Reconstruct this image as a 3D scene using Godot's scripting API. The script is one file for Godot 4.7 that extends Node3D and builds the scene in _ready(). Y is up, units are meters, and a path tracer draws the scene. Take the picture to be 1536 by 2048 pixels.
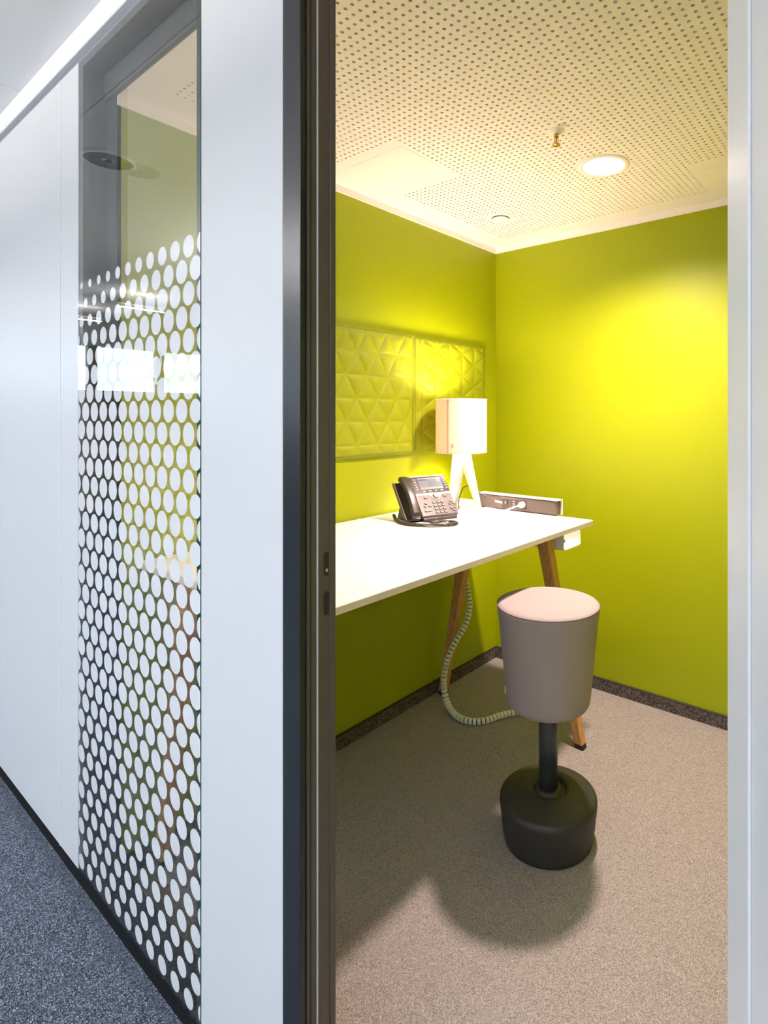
extends Node3D
# A lime green phone booth in an office, seen from the corridor through its open door.
# Room axes: x = 0 is the left wall, z = 0 the back wall, the corridor lies beyond z = D.

const D := 2.1526          # corridor face of the partition
const DI := 2.0726         # room face of the partition
const RW := 2.0            # room width
const CY := 2.53           # perforated ceiling of the booth
const KY := 2.735          # corridor ceiling
const DY := 1.02           # desk top height
const GX0 := -0.0846       # glass, left edge
const GX1 := 0.7128        # glass, right edge
const GY0 := 0.05
const GY1 := 2.628

var M := {}

# ------------------------------------------------------------------ mesh builder
class MB:
	var v := PackedVector3Array()
	var n := PackedVector3Array()
	var uv := PackedVector2Array()
	func tri(a: Vector3, b: Vector3, c: Vector3, na := Vector3.ZERO, nb := Vector3.ZERO, nc := Vector3.ZERO, ua := Vector2.ZERO, ub := Vector2.ZERO, uc := Vector2.ZERO) -> void:
		var fnorm := (c - a).cross(b - a)
		if fnorm.length_squared() < 1e-18:
			return
		fnorm = fnorm.normalized()
		if na == Vector3.ZERO:
			na = fnorm; nb = fnorm; nc = fnorm
		if fnorm.dot(na + nb + nc) < 0.0:
			v.append_array([a, c, b]); n.append_array([na, nc, nb]); uv.append_array([ua, uc, ub])
		else:
			v.append_array([a, b, c]); n.append_array([na, nb, nc]); uv.append_array([ua, ub, uc])
	func quad(a: Vector3, b: Vector3, c: Vector3, d: Vector3, nn: Vector3, u0 := Vector2(0, 0), u1 := Vector2(1, 0), u2 := Vector2(1, 1), u3 := Vector2(0, 1)) -> void:
		tri(a, b, c, nn, nn, nn, u0, u1, u2)
		tri(a, c, d, nn, nn, nn, u0, u2, u3)
	func box(p: Vector3, s: Vector3, bev := 0.0, bs := Basis.IDENTITY) -> void:
		var hx := s / 2.0
		var e: float = minf(bev, minf(hx.x, minf(hx.y, hx.z)) * 0.98)
		if e <= 0.0:
			for ax in 3:
				for sg in [-1.0, 1.0]:
					var nn := Vector3.ZERO; nn[ax] = sg
					var a1: int = (ax + 1) % 3
					var a2: int = (ax + 2) % 3
					var q := []
					for k in [[-1, -1], [1, -1], [1, 1], [-1, 1]]:
						var w := Vector3.ZERO
						w[ax] = sg * hx[ax]; w[a1] = k[0] * hx[a1]; w[a2] = k[1] * hx[a2]
						q.append(p + bs * w)
					quad(q[0], q[1], q[2], q[3], bs * nn)
			return
		var c := {}
		for sx in [-1, 1]:
			for sy in [-1, 1]:
				for sz in [-1, 1]:
					var sgn := Vector3(sx, sy, sz)
					for ax in 3:
						var w := Vector3(hx.x - e, hx.y - e, hx.z - e) * sgn
						w[ax] = sgn[ax] * hx[ax]
						c[[sx, sy, sz, ax]] = p + bs * w
		for ax in 3:
			for sg in [-1, 1]:
				var nn := Vector3.ZERO; nn[ax] = sg
				var q := []
				for k in [[-1, -1], [1, -1], [1, 1], [-1, 1]]:
					var key := [0, 0, 0, ax]
					key[ax] = sg; key[(ax + 1) % 3] = k[0]; key[(ax + 2) % 3] = k[1]
					q.append(c[key])
				quad(q[0], q[1], q[2], q[3], bs * nn)
		for ax in 3:
			var b1: int = (ax + 1) % 3
			var b2: int = (ax + 2) % 3
			for s1 in [-1, 1]:
				for s2 in [-1, 1]:
					var nn := Vector3.ZERO; nn[b1] = s1; nn[b2] = s2
					var ka := [0, 0, 0, b1]; ka[ax] = -1; ka[b1] = s1; ka[b2] = s2
					var kb := ka.duplicate(); kb[ax] = 1
					var kc := kb.duplicate(); kc[3] = b2
					var kd := ka.duplicate(); kd[3] = b2
					quad(c[ka], c[kb], c[kc], c[kd], bs * nn.normalized())
		for sx in [-1, 1]:
			for sy in [-1, 1]:
				for sz in [-1, 1]:
					var nn := (bs * Vector3(sx, sy, sz)).normalized()
					tri(c[[sx, sy, sz, 0]], c[[sx, sy, sz, 1]], c[[sx, sy, sz, 2]], nn, nn, nn)
	# profile of [radius, height] pairs turned round y at p; a pair repeated makes a sharp edge
	func lathe(p: Vector3, prof: Array, seg := 48, bs := Basis.IDENTITY) -> void:
		var m := prof.size()
		for i in m - 1:
			var a := Vector2(prof[i][0], prof[i][1])
			var b := Vector2(prof[i + 1][0], prof[i + 1][1])
			if a.distance_to(b) < 1e-7:
				continue
			var t := (b - a).normalized()
			var ta := t
			var tb := t
			if i > 0 and Vector2(prof[i - 1][0], prof[i - 1][1]).distance_to(a) > 1e-7:
				ta = (t + (a - Vector2(prof[i - 1][0], prof[i - 1][1])).normalized()).normalized()
			if i < m - 2 and Vector2(prof[i + 2][0], prof[i + 2][1]).distance_to(b) > 1e-7:
				tb = (t + (Vector2(prof[i + 2][0], prof[i + 2][1]) - b).normalized()).normalized()
			for k in seg:
				var a0 := TAU * k / seg
				var a1 := TAU * (k + 1) / seg
				var d0 := Vector3(cos(a0), 0, sin(a0))
				var d1 := Vector3(cos(a1), 0, sin(a1))
				var up := Vector3.UP
				var p00 := p + bs * (d0 * a.x + up * a.y)
				var p01 := p + bs * (d1 * a.x + up * a.y)
				var p10 := p + bs * (d0 * b.x + up * b.y)
				var p11 := p + bs * (d1 * b.x + up * b.y)
				var n00 := bs * (d0 * ta.y - up * ta.x)
				var n01 := bs * (d1 * ta.y - up * ta.x)
				var n10 := bs * (d0 * tb.y - up * tb.x)
				var n11 := bs * (d1 * tb.y - up * tb.x)
				tri(p00, p01, p11, n00, n01, n11)
				tri(p00, p11, p10, n00, n11, n10)
	func tube(pts: Array, r: float, sides := 8, caps := true) -> void:
		var m := pts.size()
		var ref := Vector3.UP
		var rings := []
		var nor := []
		var prev := Vector3.ZERO
		for i in m:
			var t: Vector3 = (pts[mini(i + 1, m - 1)] - pts[maxi(i - 1, 0)]).normalized()
			var x := Vector3.ZERO
			if i == 0:
				x = t.cross(ref)
				if x.length() < 0.05:
					x = t.cross(Vector3.RIGHT)
			else:
				x = prev - t * prev.dot(t)
			x = x.normalized()
			prev = x
			var y := t.cross(x)
			var rg := []
			var ng := []
			for k in sides:
				var a := TAU * k / sides
				var dd := x * cos(a) + y * sin(a)
				rg.append(pts[i] + dd * r)
				ng.append(dd)
			rings.append(rg); nor.append(ng)
		for i in m - 1:
			for k in sides:
				var k2 := (k + 1) % sides
				tri(rings[i][k], rings[i][k2], rings[i + 1][k2], nor[i][k], nor[i][k2], nor[i + 1][k2])
				tri(rings[i][k], rings[i + 1][k2], rings[i + 1][k], nor[i][k], nor[i + 1][k2], nor[i + 1][k])
		if caps:
			for e in [0, m - 1]:
				var t: Vector3 = (pts[1] - pts[0]).normalized() * -1.0 if e == 0 else (pts[m - 1] - pts[m - 2]).normalized()
				for k in sides:
					tri(pts[e], rings[e][k], rings[e][(k + 1) % sides], t, t, t)
	# a bar from p0 to p1 whose square section runs from s0 to s1; x and z are the section's axes
	func bar(p0: Vector3, p1: Vector3, s0: Vector2, s1: Vector2, ch := 0.004) -> void:
		var rings := []
		for e in 2:
			var p: Vector3 = p0 if e == 0 else p1
			var s: Vector2 = (s0 if e == 0 else s1) / 2.0
			var r := []
			for k in [[1, 1], [-1, 1], [-1, -1], [1, -1]]:
				var odd: bool = k[0] * k[1] < 0
				var pa := p + Vector3(k[0] * s.x, 0, k[1] * (s.y - ch))
				var pb := p + Vector3(k[0] * (s.x - ch), 0, k[1] * s.y)
				r.append_array([pb, pa] if odd else [pa, pb])
			rings.append(r)
		for k in 8:
			var k2 := (k + 1) % 8
			var mid: Vector3 = (rings[0][k] + rings[0][k2]) / 2.0 - p0
			var ax := (p1 - p0).normalized()
			var nn := (mid - ax * mid.dot(ax)).normalized()
			var e1: Vector3 = rings[0][k2] - rings[0][k]
			var nf := e1.cross(p1 - p0).normalized()
			if nf.dot(nn) < 0.0:
				nf = -nf
			quad(rings[0][k], rings[0][k2], rings[1][k2], rings[1][k], nf)
		for e in 2:
			var p: Vector3 = p0 if e == 0 else p1
			var nn := (p0 - p1).normalized() if e == 0 else (p1 - p0).normalized()
			for k in 8:
				tri(p, rings[e][k], rings[e][(k + 1) % 8], nn, nn, nn)
	# polygon (x, y pairs, convex or not) extruded along depth; f maps (x, y, d) to space
	func prism(poly: PackedVector2Array, d0: float, d1: float, f: Callable) -> void:
		var idx := Geometry2D.triangulate_polygon(poly)
		var back: Vector3 = (f.call(0.0, 0.0, 0.0) - f.call(0.0, 0.0, 1.0)).normalized()
		for dd in [d0, d1]:
			var nn := back if dd == minf(d0, d1) else -back
			for i in range(0, idx.size(), 3):
				var q := []
				for j in 3:
					q.append(f.call(poly[idx[i + j]].x, poly[idx[i + j]].y, dd))
				tri(q[0], q[1], q[2], nn, nn, nn)
		var cw := Geometry2D.is_polygon_clockwise(poly)
		for i in poly.size():
			var a := poly[i]
			var b := poly[(i + 1) % poly.size()]
			var e := (b - a).normalized()
			var o2 := Vector2(-e.y, e.x) if cw else Vector2(e.y, -e.x)
			var nn: Vector3 = (f.call(o2.x, o2.y, 0.0) - f.call(0.0, 0.0, 0.0)).normalized()
			quad(f.call(a.x, a.y, d0), f.call(b.x, b.y, d0), f.call(b.x, b.y, d1), f.call(a.x, a.y, d1), nn)
	func mesh() -> ArrayMesh:
		var arr := []
		arr.resize(Mesh.ARRAY_MAX)
		arr[Mesh.ARRAY_VERTEX] = v
		arr[Mesh.ARRAY_NORMAL] = n
		arr[Mesh.ARRAY_TEX_UV] = uv
		var am := ArrayMesh.new()
		am.add_surface_from_arrays(Mesh.PRIMITIVE_TRIANGLES, arr)
		return am

# ------------------------------------------------------------------ object helpers
func put(called: String, mesh: Mesh, m: Material, parent: Node = null, at := Vector3.ZERO) -> MeshInstance3D:
	var o := MeshInstance3D.new()
	o.name = called
	o.mesh = mesh
	o.material_override = m
	o.position = at
	(parent if parent else self).add_child(o, true)
	return o

func boxpart(called: String, p: Vector3, s: Vector3, m: Material, parent: Node = null, bev := 0.0) -> MeshInstance3D:
	var b := MB.new()
	b.box(Vector3.ZERO, s, bev)
	return put(called, b.mesh(), m, parent, p)

func thing(called: String, label: String, category: String, at := Vector3.ZERO, turn := 0.0, group := "") -> Node3D:
	var o := Node3D.new()
	o.name = called
	add_child(o, true)
	o.position = at
	o.rotation.y = turn
	tag(o, label, category, group)
	return o

func tag(o: Node, label: String, category: String, group := "", kind := "") -> void:
	o.set_meta("label", label)
	o.set_meta("category", category)
	if group:
		o.set_meta("group", group)
	if kind:
		o.set_meta("kind", kind)

func struct(called: String, label: String, category: String) -> Node3D:
	var o := Node3D.new()
	o.name = called
	add_child(o, true)
	tag(o, label, category, "", "structure")
	return o

func mat(called: String, c: Color, rough := 0.5, metal := 0.0, spec := 0.5) -> StandardMaterial3D:
	var m := StandardMaterial3D.new()
	m.resource_name = called
	m.albedo_color = c
	m.roughness = rough
	m.metallic = metal
	m.metallic_specular = spec
	M[called] = m
	return m

func noise_tex(size: int, freq: float, type: int, ramp: Array, seed_: int, octaves := 3) -> NoiseTexture2D:
	var fn := FastNoiseLite.new()
	fn.noise_type = type
	fn.frequency = freq
	fn.seed = seed_
	fn.fractal_octaves = octaves
	if type == FastNoiseLite.TYPE_CELLULAR:
		fn.fractal_type = FastNoiseLite.FRACTAL_NONE
		fn.cellular_return_type = FastNoiseLite.RETURN_CELL_VALUE
	var t := NoiseTexture2D.new()
	t.width = size
	t.height = size
	t.seamless = true
	t.noise = fn
	if ramp.size():
		var g := Gradient.new()
		g.offsets = PackedFloat32Array(ramp.map(func(r): return r[0]))
		g.colors = PackedColorArray(ramp.map(func(r): return r[1]))
		t.color_ramp = g
	return t

func triplanar(m: StandardMaterial3D, scale: Vector3) -> void:
	m.uv1_triplanar = true
	m.uv1_world_triplanar = true
	m.uv1_scale = scale

func materials() -> void:
	var m := mat("green_paint", Color8(150, 160, 0), 0.45, 0.0, 0.42)
	var peel := noise_tex(512, 0.06, FastNoiseLite.TYPE_SIMPLEX, [], 5, 2)
	m.heightmap_enabled = true; m.heightmap_texture = peel; m.heightmap_scale = 0.008
	triplanar(m, Vector3.ONE * 2.5)
	mat("white_ceiling", Color8(250, 240, 240), 0.85)
	mat("ceiling_fleece", Color8(150, 116, 84), 0.95)
	mat("white_laminate", Color8(226, 227, 229), 0.38)
	mat("white_paint", Color8(236, 238, 240), 0.7)
	mat("bright_edge", Color8(245, 246, 248), 0.35)
	mat("shadow_gap_metal", Color8(150, 154, 160), 0.4, 0.3)
	mat("bronze_aluminium", Color8(80, 73, 70), 0.4, 0.15)
	mat("anthracite_gloss", Color8(26, 30, 34), 0.28, 0.0, 0.45)
	mat("black_rubber", Color8(16, 17, 19), 0.6)
	mat("seal_grey", Color8(200, 203, 210), 0.7)
	mat("lining_grey", Color8(92, 94, 96), 0.4, 0.2)
	mat("dark_skirting", Color8(10, 11, 13), 0.6, 0.0, 0.3)
	mat("vinyl_dot", Color8(248, 248, 250), 0.7)
	mat("glass_edge", Color8(20, 88, 74), 0.15)
	var gl := mat("pane_glass", Color(0.5, 0.55, 0.53, 0.03), 0.0, 0.0, 0.5)
	gl.transparency = BaseMaterial3D.TRANSPARENCY_ALPHA
	var gw := mat("window_glass", Color(0.9, 0.95, 0.95, 0.04), 0.0, 0.0, 0.5)
	gw.transparency = BaseMaterial3D.TRANSPARENCY_ALPHA
	# carpets: looped pile in two colours
	m = mat("booth_carpet", Color.WHITE, 0.95, 0.0, 0.2)
	var loops := noise_tex(1024, 0.24, FastNoiseLite.TYPE_CELLULAR, [[0.0, Color8(108, 103, 102)], [0.35, Color8(138, 131, 130)], [0.7, Color8(154, 147, 146)], [1.0, Color8(174, 167, 166)]], 11)
	m.albedo_texture = loops
	var loops_h := noise_tex(1024, 0.24, FastNoiseLite.TYPE_CELLULAR, [[0.0, Color.BLACK], [1.0, Color.WHITE]], 11)
	m.heightmap_enabled = true; m.heightmap_texture = loops_h; m.heightmap_scale = 0.08
	triplanar(m, Vector3.ONE * 2.1)
	m = mat("corridor_carpet", Color.WHITE, 0.9, 0.0, 0.3)
	m.albedo_texture = noise_tex(1024, 0.24, FastNoiseLite.TYPE_CELLULAR, [[0.0, Color8(12, 15, 22)], [0.4, Color8(56, 63, 76)], [0.75, Color8(96, 105, 122)], [1.0, Color8(176, 184, 204)]], 21)
	m.heightmap_enabled = true; m.heightmap_texture = loops_h; m.heightmap_scale = 0.10
	triplanar(m, Vector3.ONE * 2.1)
	m = mat("carpet_skirting", Color.WHITE, 0.95, 0.0, 0.2)
	m.albedo_texture = noise_tex(512, 0.24, FastNoiseLite.TYPE_CELLULAR, [[0.0, Color8(40, 37, 36)], [0.5, Color8(84, 78, 75)], [1.0, Color8(124, 116, 112)]], 31)
	triplanar(m, Vector3.ONE * 2.2)
	mat("skirting_cap", Color8(38, 34, 34), 0.6)
	# oak: long streaks along the leg
	m = mat("oak", Color.WHITE, 0.5)
	m.albedo_texture = noise_tex(512, 0.03, FastNoiseLite.TYPE_SIMPLEX, [[0.0, Color8(160, 112, 62)], [0.5, Color8(196, 146, 88)], [1.0, Color8(216, 170, 112)]], 41, 4)
	triplanar(m, Vector3(9.0, 0.7, 9.0))
	mat("desk_white", Color8(240, 240, 240), 0.35)
	mat("desk_edge", Color8(206, 198, 190), 0.5)
	mat("foot_black", Color8(24, 22, 22), 0.6)
	m = mat("stool_fabric", Color8(150, 138, 138), 0.9, 0.0, 0.25)
	m.rim_enabled = true; m.rim = 0.25
	m.heightmap_enabled = true; m.heightmap_texture = noise_tex(512, 0.25, FastNoiseLite.TYPE_SIMPLEX, [], 51, 1); m.heightmap_scale = 0.03
	triplanar(m, Vector3.ONE * 5.0)
	m = mat("stool_top_fabric", Color8(150, 140, 143), 0.9, 0.0, 0.25)
	mat("stool_piping", Color8(112, 100, 100), 0.8)
	mat("stool_plastic", Color8(37, 36, 35), 0.55)
	mat("stool_steel", Color8(58, 62, 66), 0.4, 0.3)
	mat("tag_white", Color8(232, 232, 232), 0.8)
	m = mat("panel_felt", Color8(136, 144, 4), 0.55, 0.0, 0.4)
	m.heightmap_enabled = true; m.heightmap_texture = noise_tex(512, 0.3, FastNoiseLite.TYPE_SIMPLEX, [], 61, 1); m.heightmap_scale = 0.02
	triplanar(m, Vector3.ONE * 6.0)
	mat("panel_seam", Color8(96, 100, 8), 0.8)
	m = mat("shade_linen", Color.WHITE, 0.85)
	m.albedo_texture = noise_tex(512, 0.05, FastNoiseLite.TYPE_SIMPLEX, [[0.0, Color8(226, 208, 188)], [0.5, Color8(244, 232, 220)], [1.0, Color8(250, 242, 234)]], 71, 4)
	triplanar(m, Vector3(14.0, 0.9, 14.0))
	m.backlight_enabled = true; m.backlight = Color(0.5, 0.45, 0.4)
	mat("shade_seam", Color8(222, 176, 156), 0.85)
	mat("lamp_white", Color8(244, 242, 240), 0.45)
	mat("phone_plastic", Color8(64, 55, 55), 0.4)
	mat("phone_dark", Color8(44, 38, 38), 0.35)
	mat("phone_bezel", Color8(26, 20, 20), 0.25)
	mat("phone_silver", Color8(172, 164, 160), 0.35, 0.2)
	mat("phone_key", Color8(90, 79, 78), 0.4)
	mat("phone_softkey", Color8(150, 139, 134), 0.4)
	m = mat("phone_display", Color(0.6, 0.6, 0.6), 0.15)
	var im := Image.create(64, 48, false, Image.FORMAT_RGB8)
	im.fill(Color8(150, 160, 172))
	im.fill_rect(Rect2i(0, 0, 64, 5), Color8(196, 206, 212))
	im.fill_rect(Rect2i(0, 6, 24, 5), Color8(128, 118, 158))
	im.fill_rect(Rect2i(0, 12, 24, 28), Color8(172, 172, 190))
	im.fill_rect(Rect2i(0, 40, 64, 8), Color8(200, 206, 204))
	im.fill_rect(Rect2i(52, 4, 9, 12), Color8(216, 220, 222))
	im.fill_rect(Rect2i(54, 8, 4, 4), Color8(110, 126, 140))
	m.albedo_texture = ImageTexture.create_from_image(im)
	m.emission_enabled = true; m.emission_texture = m.albedo_texture; m.emission = Color.BLACK; m.emission_energy_multiplier = 0.25
	mat("unit_white", Color8(236, 234, 232), 0.4)
	mat("unit_taupe", Color8(96, 83, 78), 0.5, 0.2)
	mat("socket_dark", Color8(66, 57, 54), 0.45)
	mat("socket_black", Color8(20, 18, 18), 0.5)
	mat("cable_black", Color8(30, 26, 24), 0.5)
	mat("cable_white", Color8(238, 234, 228), 0.5)
	mat("snake_white", Color8(214, 214, 200), 0.5)
	mat("brass", Color8(206, 160, 82), 0.25, 1.0)
	mat("bulb_red", Color8(190, 96, 40), 0.1)
	mat("reflector_grey", Color8(168, 170, 174), 0.3, 0.5)
	mat("chrome", Color8(225, 226, 230), 0.08, 1.0)
	mat("facade_wall", Color8(140, 128, 116), 0.8)
	mat("office_wall", Color8(214, 214, 214), 0.8)
	m = mat("strip_glow", Color.WHITE, 0.5)
	m.emission_enabled = true; m.emission = Color(1.0, 0.96, 0.90); m.emission_energy_multiplier = 4.0
	m = mat("bulb_glow", Color.WHITE, 0.5)
	m.emission_enabled = true; m.emission = Color(1.0, 0.90, 0.82); m.emission_energy_multiplier = 6.0
	m = mat("lens_glow", Color.WHITE, 0.5)
	m.emission_enabled = true; m.emission = Color(1.0, 0.93, 0.84); m.emission_energy_multiplier = 6.0

# ------------------------------------------------------------------ scene
func _ready() -> void:
	# camera: a level shift lens
	var cam := Camera3D.new()
	cam.name = "camera"
	cam.projection = Camera3D.PROJECTION_FRUSTUM
	cam.near = 0.05
	cam.far = 60.0
	var f := 1116.8
	cam.size = 2.0 * 0.05 * 1024.0 / f
	cam.frustum_offset = Vector2(-219.45 / f * 0.05, -194.1 / f * 0.05)
	cam.position = Vector3(2.0465, 1.4998, 2.8048)
	cam.rotation_degrees = Vector3(0, 36.316, 0)
	add_child(cam)
	cam.current = true
	# overcast daylight outside the office windows
	var env := Environment.new()
	var sm := ProceduralSkyMaterial.new()
	sm.sky_top_color = Color(0.80, 0.90, 1.0)
	sm.sky_horizon_color = Color(0.86, 0.93, 1.0)
	sm.ground_horizon_color = Color(0.66, 0.67, 0.67)
	sm.ground_bottom_color = Color(0.58, 0.59, 0.59)
	sm.sun_angle_max = 0.0
	var sky := Sky.new()
	sky.sky_material = sm
	env.background_mode = Environment.BG_SKY
	env.sky = sky
	env.background_energy_multiplier = 6.5
	env.tonemap_mode = Environment.TONE_MAPPER_LINEAR
	env.tonemap_exposure = 1.0
	env.sdfgi_enabled = true
	env.ssao_enabled = true
	env.ssil_enabled = true
	var we := WorldEnvironment.new()
	we.name = "environment"
	we.environment = env
	add_child(we)

	materials()
	booth_shell()
	booth_ceiling()
	partition()
	dotted_window()
	door()
	office()
	desk()
	stool()
	wall_panels()
	lamp()
	phone()
	power_unit()
	cable_snake()
	ceiling_fittings()

# ------------------------------------------------------------------ the booth
func booth_shell() -> void:
	var o := struct("floor", "speckled beige grey loop carpet on the booth floor", "floor")
	boxpart("carpet", Vector3(RW / 2 - 0.05, -0.05, D / 2 - 0.052), Vector3(RW + 0.3, 0.1, D + 0.096), M.booth_carpet, o)
	o = struct("wall_left", "lime green wall behind the desk with quilted panels on it", "wall")
	boxpart("plaster", Vector3(-0.05, 1.3, DI / 2 - 0.05), Vector3(0.1, 2.6, DI + 0.1), M.green_paint, o)
	o = struct("wall_back", "lime green wall facing the door, right of the corner", "wall")
	boxpart("plaster", Vector3(RW / 2, 1.3, -0.05), Vector3(RW + 0.2, 2.6, 0.1), M.green_paint, o)
	o = struct("wall_right", "lime green side wall of the booth, hidden beyond the door", "wall")
	boxpart("plaster", Vector3(RW + 0.05, 1.3, DI / 2), Vector3(0.1, 2.6, DI), M.green_paint, o)
	# carpet skirtings with a dark cap
	for s in [["baseboard_left", "dark carpet skirting along the green wall under the desk", Vector3(0.006, 0.03, DI / 2), Vector3(0.012, 0.06, DI)],
			["baseboard_back", "dark carpet skirting along the green wall right of the stool", Vector3(RW / 2 + 0.006, 0.03, 0.006), Vector3(RW - 0.012, 0.06, 0.012)],
			["baseboard_right", "dark carpet skirting along the booth's right side wall", Vector3(RW - 0.006, 0.03, DI / 2 + 0.006), Vector3(0.012, 0.06, DI - 0.012)]]:
		o = struct(s[0], s[1], "skirting")
		boxpart("carpet_strip", s[2], s[3], M.carpet_skirting, o)
		boxpart("cap", s[2] + Vector3(0, 0.0332, 0), Vector3(s[3].x, 0.0064, s[3].z), M.skirting_cap, o, 0.002)
	# white edge strip between the walls and the ceiling
	o = struct("trim_1", "white edge strip where the perforated ceiling meets the green walls", "trim")
	boxpart("strip", Vector3(0.004, CY - 0.015, DI / 2), Vector3(0.008, 0.03, DI), M.white_ceiling, o)
	boxpart("strip", Vector3(RW / 2, CY - 0.015, 0.004), Vector3(RW - 0.016, 0.03, 0.008), M.white_ceiling, o)
	boxpart("strip", Vector3(RW - 0.004, CY - 0.015, DI / 2), Vector3(0.008, 0.03, DI), M.white_ceiling, o)

func hole_wanted(x: float, z: float) -> bool:
	if x < 0.52 and z > 0.955 and z < 1.325:
		return false
	if x > 1.335 and z < 0.46:
		return false
	if Vector2(x - 1.045, z - 0.676).length() < 0.112:
		return false
	if Vector2(x - 0.347, z - 0.43).length() < 0.068:
		return false
	if Vector2(x - 1.03, z - 1.038).length() < 0.036:
		return false
	return true

func booth_ceiling() -> void:
	var o := struct("ceiling", "white perforated acoustic ceiling with rows of round holes", "ceiling")
	var b := MB.new()
	var p := 0.0255
	var r := 0.0053
	var x0 := 0.152
	var z0 := 0.139
	var nx := 63
	var nz := 72
	var seg := 12
	var dn := Vector3.DOWN
	for i in nx:
		for j in nz:
			var cx := x0 + (i + 0.5) * p
			var cz := z0 + (j + 0.5) * p
			var c := Vector3(cx, CY, cz)
			var hp := p / 2.0
			if not hole_wanted(cx, cz):
				b.quad(c + Vector3(-hp, 0, -hp), c + Vector3(hp, 0, -hp), c + Vector3(hp, 0, hp), c + Vector3(-hp, 0, hp), dn)
				continue
			for k in seg:
				var a0 := TAU * k / seg
				var a1 := TAU * (k + 1) / seg
				var d0 := Vector3(cos(a0), 0, sin(a0))
				var d1 := Vector3(cos(a1), 0, sin(a1))
				var q0 := d0 * (hp / maxf(absf(d0.x), absf(d0.z)))
				var q1 := d1 * (hp / maxf(absf(d1.x), absf(d1.z)))
				var h0 := c + d0 * r
				var h1 := c + d1 * r
				b.tri(h0, c + q0, c + q1, dn, dn, dn)
				b.tri(h0, c + q1, h1, dn, dn, dn)
				if k % 3 == 1:   # the corner of the cell lies inside this sector
					var am := PI / 4 + PI / 2 * floorf(a0 / (PI / 2))
					var qm := Vector3(signf(cos(am)), 0, signf(sin(am))) * hp
					b.tri(c + q0, c + qm, c + q1, dn, dn, dn)
				var up := Vector3(0, 0.012, 0)
				b.tri(h0, h1, h1 + up, -d0, -d1, -d1)
				b.tri(h0, h1 + up, h0 + up, -d0, -d1, -d0)
	var x1 := x0 + nx * p
	var z1 := z0 + nz * p
	for s in [[-0.05, x0, -0.05, DI], [x1, RW + 0.05, -0.05, DI], [x0, x1, -0.05, z0], [x0, x1, z1, DI]]:
		b.quad(Vector3(s[0], CY, s[2]), Vector3(s[1], CY, s[2]), Vector3(s[1], CY, s[3]), Vector3(s[0], CY, s[3]), dn)
	put("perforated_board", b.mesh(), M.white_ceiling, o)
	boxpart("fleece_backing", Vector3(RW / 2, CY + 0.0125, DI / 2), Vector3(RW + 0.1, 0.001, DI), M.ceiling_fleece, o)
	boxpart("slab", Vector3(RW / 2, CY + 0.12, DI / 2 - 0.03), Vector3(RW + 0.3, 0.2, DI + 0.06), M.white_ceiling, o)
	boxpart("access_panel", Vector3(0.345, CY - 0.0006, 1.14), Vector3(0.305, 0.0012, 0.30), M.white_ceiling, o, 0.0005)
	boxpart("access_panel", Vector3(1.52, CY - 0.0006, 0.24), Vector3(0.305, 0.0012, 0.30), M.white_ceiling, o, 0.0005)

# ------------------------------------------------------------------ corridor partition
func partition() -> void:
	var zc := (D + DI) / 2.0
	var t := D - DI
	var o := struct("wall_front", "white laminate partition between the corridor and the booth", "partition")
	var pb := 0.046
	boxpart("panel", Vector3(-0.745, (pb + 2.628) / 2, zc), Vector3(0.982, 2.628 - pb, t), M.white_laminate, o, 0.0015)
	boxpart("panel", Vector3(-1.74, (pb + 2.628) / 2, zc), Vector3(1.0, 2.628 - pb, t), M.white_laminate, o, 0.0015)
	boxpart("panel", Vector3(-5.12, (pb + 2.628) / 2, zc), Vector3(5.75, 2.628 - pb, t), M.white_laminate, o, 0.0015)
	boxpart("joint_strip", Vector3(-0.251, (pb + 2.628) / 2, zc + 0.001), Vector3(0.0048, 2.628 - pb, t), M.bright_edge, o)
	boxpart("panel", Vector3((-0.2485 + GX0) / 2, (pb + 2.628) / 2, zc), Vector3(GX0 + 0.2485, 2.628 - pb, t), M.white_laminate, o, 0.0015)
	boxpart("panel", Vector3((GX1 + 0.002 + 1.044) / 2, 1.339, zc + 0.001), Vector3(1.044 - GX1 - 0.002, 2.578, t + 0.002), M.white_laminate, o, 0.0015)
	boxpart("shadow_gap", Vector3(-1.5, 2.643, zc - 0.004), Vector3(13.0, 0.03, t - 0.01), M.shadow_gap_metal, o)
	boxpart("fascia", Vector3(-1.5, 2.699, zc + 0.002), Vector3(13.0, 0.082, t + 0.004), M.white_paint, o, 0.002)
	boxpart("door_header", Vector3(1.5, 2.539, zc), Vector3(0.85, 0.178, t), M.white_laminate, o)
	boxpart("panel", Vector3(3.45, 1.339, zc), Vector3(3.06, 2.578, t), M.white_laminate, o, 0.0015)
	o = struct("baseboard_corridor", "black recessed skirting along the foot of the corridor partition", "skirting")
	boxpart("strip", Vector3((-8.0 + 1.06) / 2, 0.023, zc), Vector3(9.06, 0.046, t - 0.004), M.dark_skirting, o)
	boxpart("strip", Vector3(3.45, 0.023, zc), Vector3(3.06, 0.046, t - 0.004), M.dark_skirting, o)

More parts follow.
